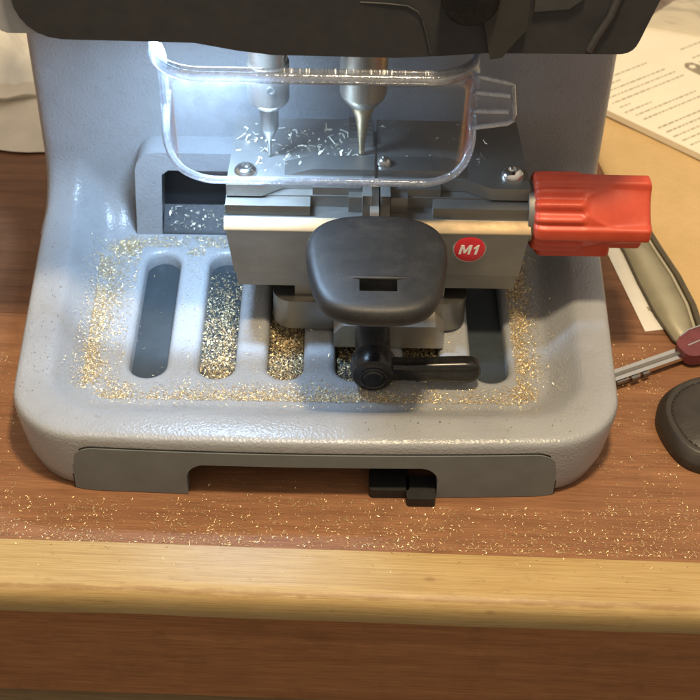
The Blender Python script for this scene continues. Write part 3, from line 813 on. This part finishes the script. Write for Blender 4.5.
# crumpled clear bag over the far end of the page
def crumple(name, cx, cy, w, h, rz, z0, amp, fr, mat, seed, n=60, outline=.06, folds=0):
    rf = random.Random(seed); FL = [(rf.uniform(0, PI), rf.uniform(-.35, .35) * w, rf.uniform(.25, 1)) for _ in range(folds)]
    bm = bmesh.new(); g = []
    for i in range(n + 1):
        for j in range(n + 1):
            u, v = i / n - .5, j / n - .5
            x = u * w * (1 + outline * mnoise.noise(Vector((v * 5, seed, 1)))); y = v * h * (1 + outline * mnoise.noise(Vector((u * 5, seed, 7))))
            q = Vector((x * fr, y * fr, seed))
            z = z0 + amp * (1 - abs(mnoise.noise(q)) * 2) * .6 + amp * .5 * abs(mnoise.noise(q * 2.3)) + amp * .18 * mnoise.noise(q * 5)
            for a_, c_, k_ in FL: z += amp * .35 * k_ * max(-.6, 1 - abs(x * math.cos(a_) + y * math.sin(a_) - c_) / 1.6)
            e = min(1, (22 if folds else 6) * min(.5 - abs(u), .5 - abs(v))); g.append(bm.verts.new((x, y, max(.02, z0 + (z - z0) * (.3 + .7 * e)))))
    for i in range(n):
        for j in range(n):
            q = i * (n + 1) + j; bm.faces.new((g[q], g[q + n + 1], g[q + n + 2], g[q + 1]))
    o = link(name, bm, mat, angle=70); o.location = (cx * U, cy * U, 0); o.rotation_euler = (0, 0, rz)
    if folds: o.data.set_sharp_from_angle(angle=R(14))
    return o
bag = crumple('plastic_bag', 27.5, 46.5, 22, 11.5, R(-12), .8, 1.1, .33, 'clear_bag', 3.3, 70)
tag(bag, 'crumpled clear plastic bag lying over the far end of the printed pages', 'plastic bag')

# narrow white slip
bm = sheet([(15.6, 19.6), (17.06, 12.0), (18.3, 12.25), (17.9, 20)], .01, .05); 
slip = link('paper_slip', bm, 'page_pale'); tag(slip, 'narrow white paper slip between the machine and the curved strip', 'paper slip')
bm = bmesh.new(); rnd = random.Random(5)
for k in range(22):
    y = rnd.uniform(13.6, 18.2); x = 17.45 + (y - 13) * -.02 + rnd.uniform(-.1, .35); s = rnd.uniform(.04, .12)
    bm.faces.new([bm.verts.new((x + s * math.cos(a + k), y + s * 1.3 * math.sin(a + k), .054)) for a in (0, 1.4, 3.0, 4.4)])
link('smudge', bm, 'ink_grey', slip)

# curved olive-grey strip
strip = empty('curved_strip', (18.4, 15, 0), 0, 'flat olive grey curved strip with a dark edge narrowing towards the maroon key', 'strip')
Lp = [(16.3, 20.2), (16.75, 18.4), (17.2, 15.8), (17.75, 13.2), (18.4, 11.2), (18.75, 10.75)]
Rp = [(18.35, 20.2), (18.75, 18.6), (19.4, 16.3), (19.85, 13.9), (19.95, 12.1), (19.55, 11.1)]
bm = bmesh.new(); a = [bm.verts.new((x - 18.4, y - 15, .22)) for x, y in Lp]; b = [bm.verts.new((x - 18.4 - .35, y - 15, .34)) for x, y in Rp]
for i in range(5): bm.faces.new((a[i], b[i], b[i + 1], a[i + 1]))
s_ = link('strip_face', bm, 'olive_grey', strip, angle=60); md = s_.modifiers.new('thick', 'SOLIDIFY'); md.thickness = .12 * U; md.offset = -1
bm = bmesh.new(); tube(bm, [(x - 18.4, y - 15, .24) for x, y in Rp], .2, 8, squash=.9); link('dark_edge', bm, 'olive_dark', strip)
bm = bmesh.new(); tube(bm, [(x - 18.4 - .36, y - 15, .36) for x, y in Rp], .09, 8, squash=.6); link('edge_highlight', bm, 'olive_highlight', strip)  # pale tube paints a highlight along the dark edge
bm = bmesh.new(); tube(bm, [(x - 18.4, y - 15, .2) for x, y in Lp], .07, 8, squash=.9); link('inner_edge', bm, 'olive_dark', strip)

# maroon headed key, half under the base edge
k2 = empty('maroon_key', (17.1, 9.15, .25), R(27), 'small key with a maroon head and grooved silver blade beside the machine', 'key')
bm = bmesh.new(); box(bm, -3.2, 1.9, -.36, .36, .12, .34); bl = link('blade', bm, 'chrome', k2, bev=.05)
bm = bmesh.new(); box(bm, -3.2, 1.7, -.1, .1, .341, .37); link('groove', bm, 'steel_dark', bl)
for k, w_ in ((0, .5), (1.7, .3), (3.1, .2)):
    bm = bmesh.new(); box(bm, -2.6 + .5 * k, -2.42 + .5 * k + w_, -.5 - .04 * (k % 2), -.40, .13, .31); link('tooth', bm, 'steel', bl, bev=.03)
bm = bmesh.new(); P = smooth_closed([(1.5, -.55), (2.0, -.85), (3, -.9), (6, -.9), (6, 1.2), (3, 1.1), (2.0, .8), (1.5, .45)], 2)
prism(bm, P, lambda p: (p[0], p[1], 0), lambda p: (p[0], p[1], .62)); link('key_bow', bm, 'maroon', k2, bev=.12)
for yy in (1.28, .1):
    bm = bmesh.new(); tube(bm, [(2.0, yy * .62, .60), (2.7, yy * .78, .64), (5, yy * .8, .64)], .05, 8); link('bow_trim', bm, 'chrome', k2)

# black leather fob
fob = empty('leather_fob', (19.5, 4.6, 0), 0, 'dark leather key fob with stitched edge at the right of the desk', 'key fob')
P = smooth_closed([(-2.95, .1), (-2.75, 1.55), (-1.9, 2.75), (-.4, 3.5), (2.5, 3.9), (3.0, -3.2), (-.9, -2.75), (-2.2, -2.1)], 2)
cx_, cy_ = .0, .3
bm = bmesh.new()
loft(bm, [[(cx_ + (x - cx_) * s, cy_ + (y - cy_) * s, h) for x, y in P] for s, h in ((.97, .01), (1.0, .1), (1.0, .5), (.985, .58), (.89, 1.02), (.865, 1.06), (.80, 1.06), (.77, 1.01), (.74, 1.07), (.5, 1.14), (.2, 1.17))], True, True, True)
link('fob_body', bm, 'leather', fob, angle=34)
bm = bmesh.new()
Q = [(cx_ + (x - cx_) * .77, cy_ + (y - cy_) * .77) for x, y in P]
acc = 0
for i in range(len(Q)):
    a = Vector(Q[i]); b = Vector(Q[(i + 1) % len(Q)])
    n = max(1, int((b - a).length / .2))
    for k in range(n):
        p0 = a.lerp(b, (k + .15) / n); p1 = a.lerp(b, (k + .75) / n); tube(bm, [(p0.x, p0.y, 1.02), (p1.x, p1.y, 1.03)], .05, 6)
link('stitching', bm, 'thread', fob)

# ------------------------------------------------------------------ papers at the far left
lp1 = crumple('paper_sheet', -21.6, 33.0, 11.5, 13, R(-2), .12, .35, .16, 'page_cream', 1.7, 80, .05, 5)
tag(lp1, 'flat cream sheet at the left edge under the crumpled wrapper', 'paper')
lp2 = crumple('crumpled_wrapper', -22.6, 37.4, 9.5, 12.5, R(12), 1.1, 1.7, .12, 'page_pale', 8.1, 110, .12, 14)
tag(lp2, 'creased pale wrapper with folds left of the machine column', 'wrapper')

# ------------------------------------------------------------------ light
w = bpy.data.worlds.new('World'); scene.world = w; w.use_nodes = True
nt = w.node_tree; bg = nt.nodes['Background']
tc = nt.nodes.new('ShaderNodeTexCoord'); sp = nt.nodes.new('ShaderNodeSeparateXYZ'); rp = nt.nodes.new('ShaderNodeValToRGB')
ad = nt.nodes.new('ShaderNodeMath'); ad.operation = 'MULTIPLY_ADD'; ad.inputs[1].default_value = .5; ad.inputs[2].default_value = .5
nt.links.new(tc.outputs['Generated'], sp.inputs[0]); nt.links.new(sp.outputs['Z'], ad.inputs[0]); nt.links.new(ad.outputs[0], rp.inputs[0])
e = rp.color_ramp.elements; e[0].position = .3; e[0].color = (.20, .15, .10, 1); e[1].position = 1; e[1].color = (1.0, .86, .68, 1)
x = e.new(.55); x.color = (.42, .35, .28, 1)
nt.links.new(rp.outputs[0], bg.inputs['Color']); bg.inputs['Strength'].default_value = .78

def area(name, loc, target, power, size, col, sy=None, shape='DISK'):
    l = bpy.data.lights.new(name, 'AREA'); l.energy = power; l.shape = shape; l.size = size * U
    if sy: l.size_y = sy * U
    l.color = col; o = bpy.data.objects.new(name, l); COL.objects.link(o)
    o.location = [c * U for c in loc]
    o.rotation_euler = (Vector(target) - Vector(loc)).to_track_quat('-Z', 'Y').to_euler()
    return o
area('ceiling_lamp', (9, -9.5, 96), (3, 8, 2), 8.0, 9, (1, .78, .49))
ml = area('machine_lamp', (-5.2, 10.6, 17.66), (-5.8, 7.4, 2), 0.58, 5.0, (.48, .71, 1), .8, 'RECTANGLE')
ml.data.spread = R(150)

# ------------------------------------------------------------------ camera
cd = bpy.data.cameras.new('Camera'); cam = bpy.data.objects.new('Camera', cd); COL.objects.link(cam)
cam.location = (1.61 * U, -42.68 * U, 49.11 * U)
cam.rotation_euler = (Matrix.Rotation(R(90 - 43), 3, 'X') @ Matrix.Rotation(R(1.6), 3, 'Z')).to_euler()
cd.sensor_width = 26; cd.lens = 52; cd.clip_start = .02; cd.clip_end = 50
cd.dof.use_dof = True; cd.dof.focus_distance = .63; cd.dof.aperture_fstop = 16
scene.camera = cam
scene.view_settings.view_transform = 'Standard'; scene.view_settings.look = 'None'
scene.view_settings.exposure = .28; scene.view_settings.gamma = 1
scene.render.resolution_x = 1024; scene.render.resolution_y = 1024
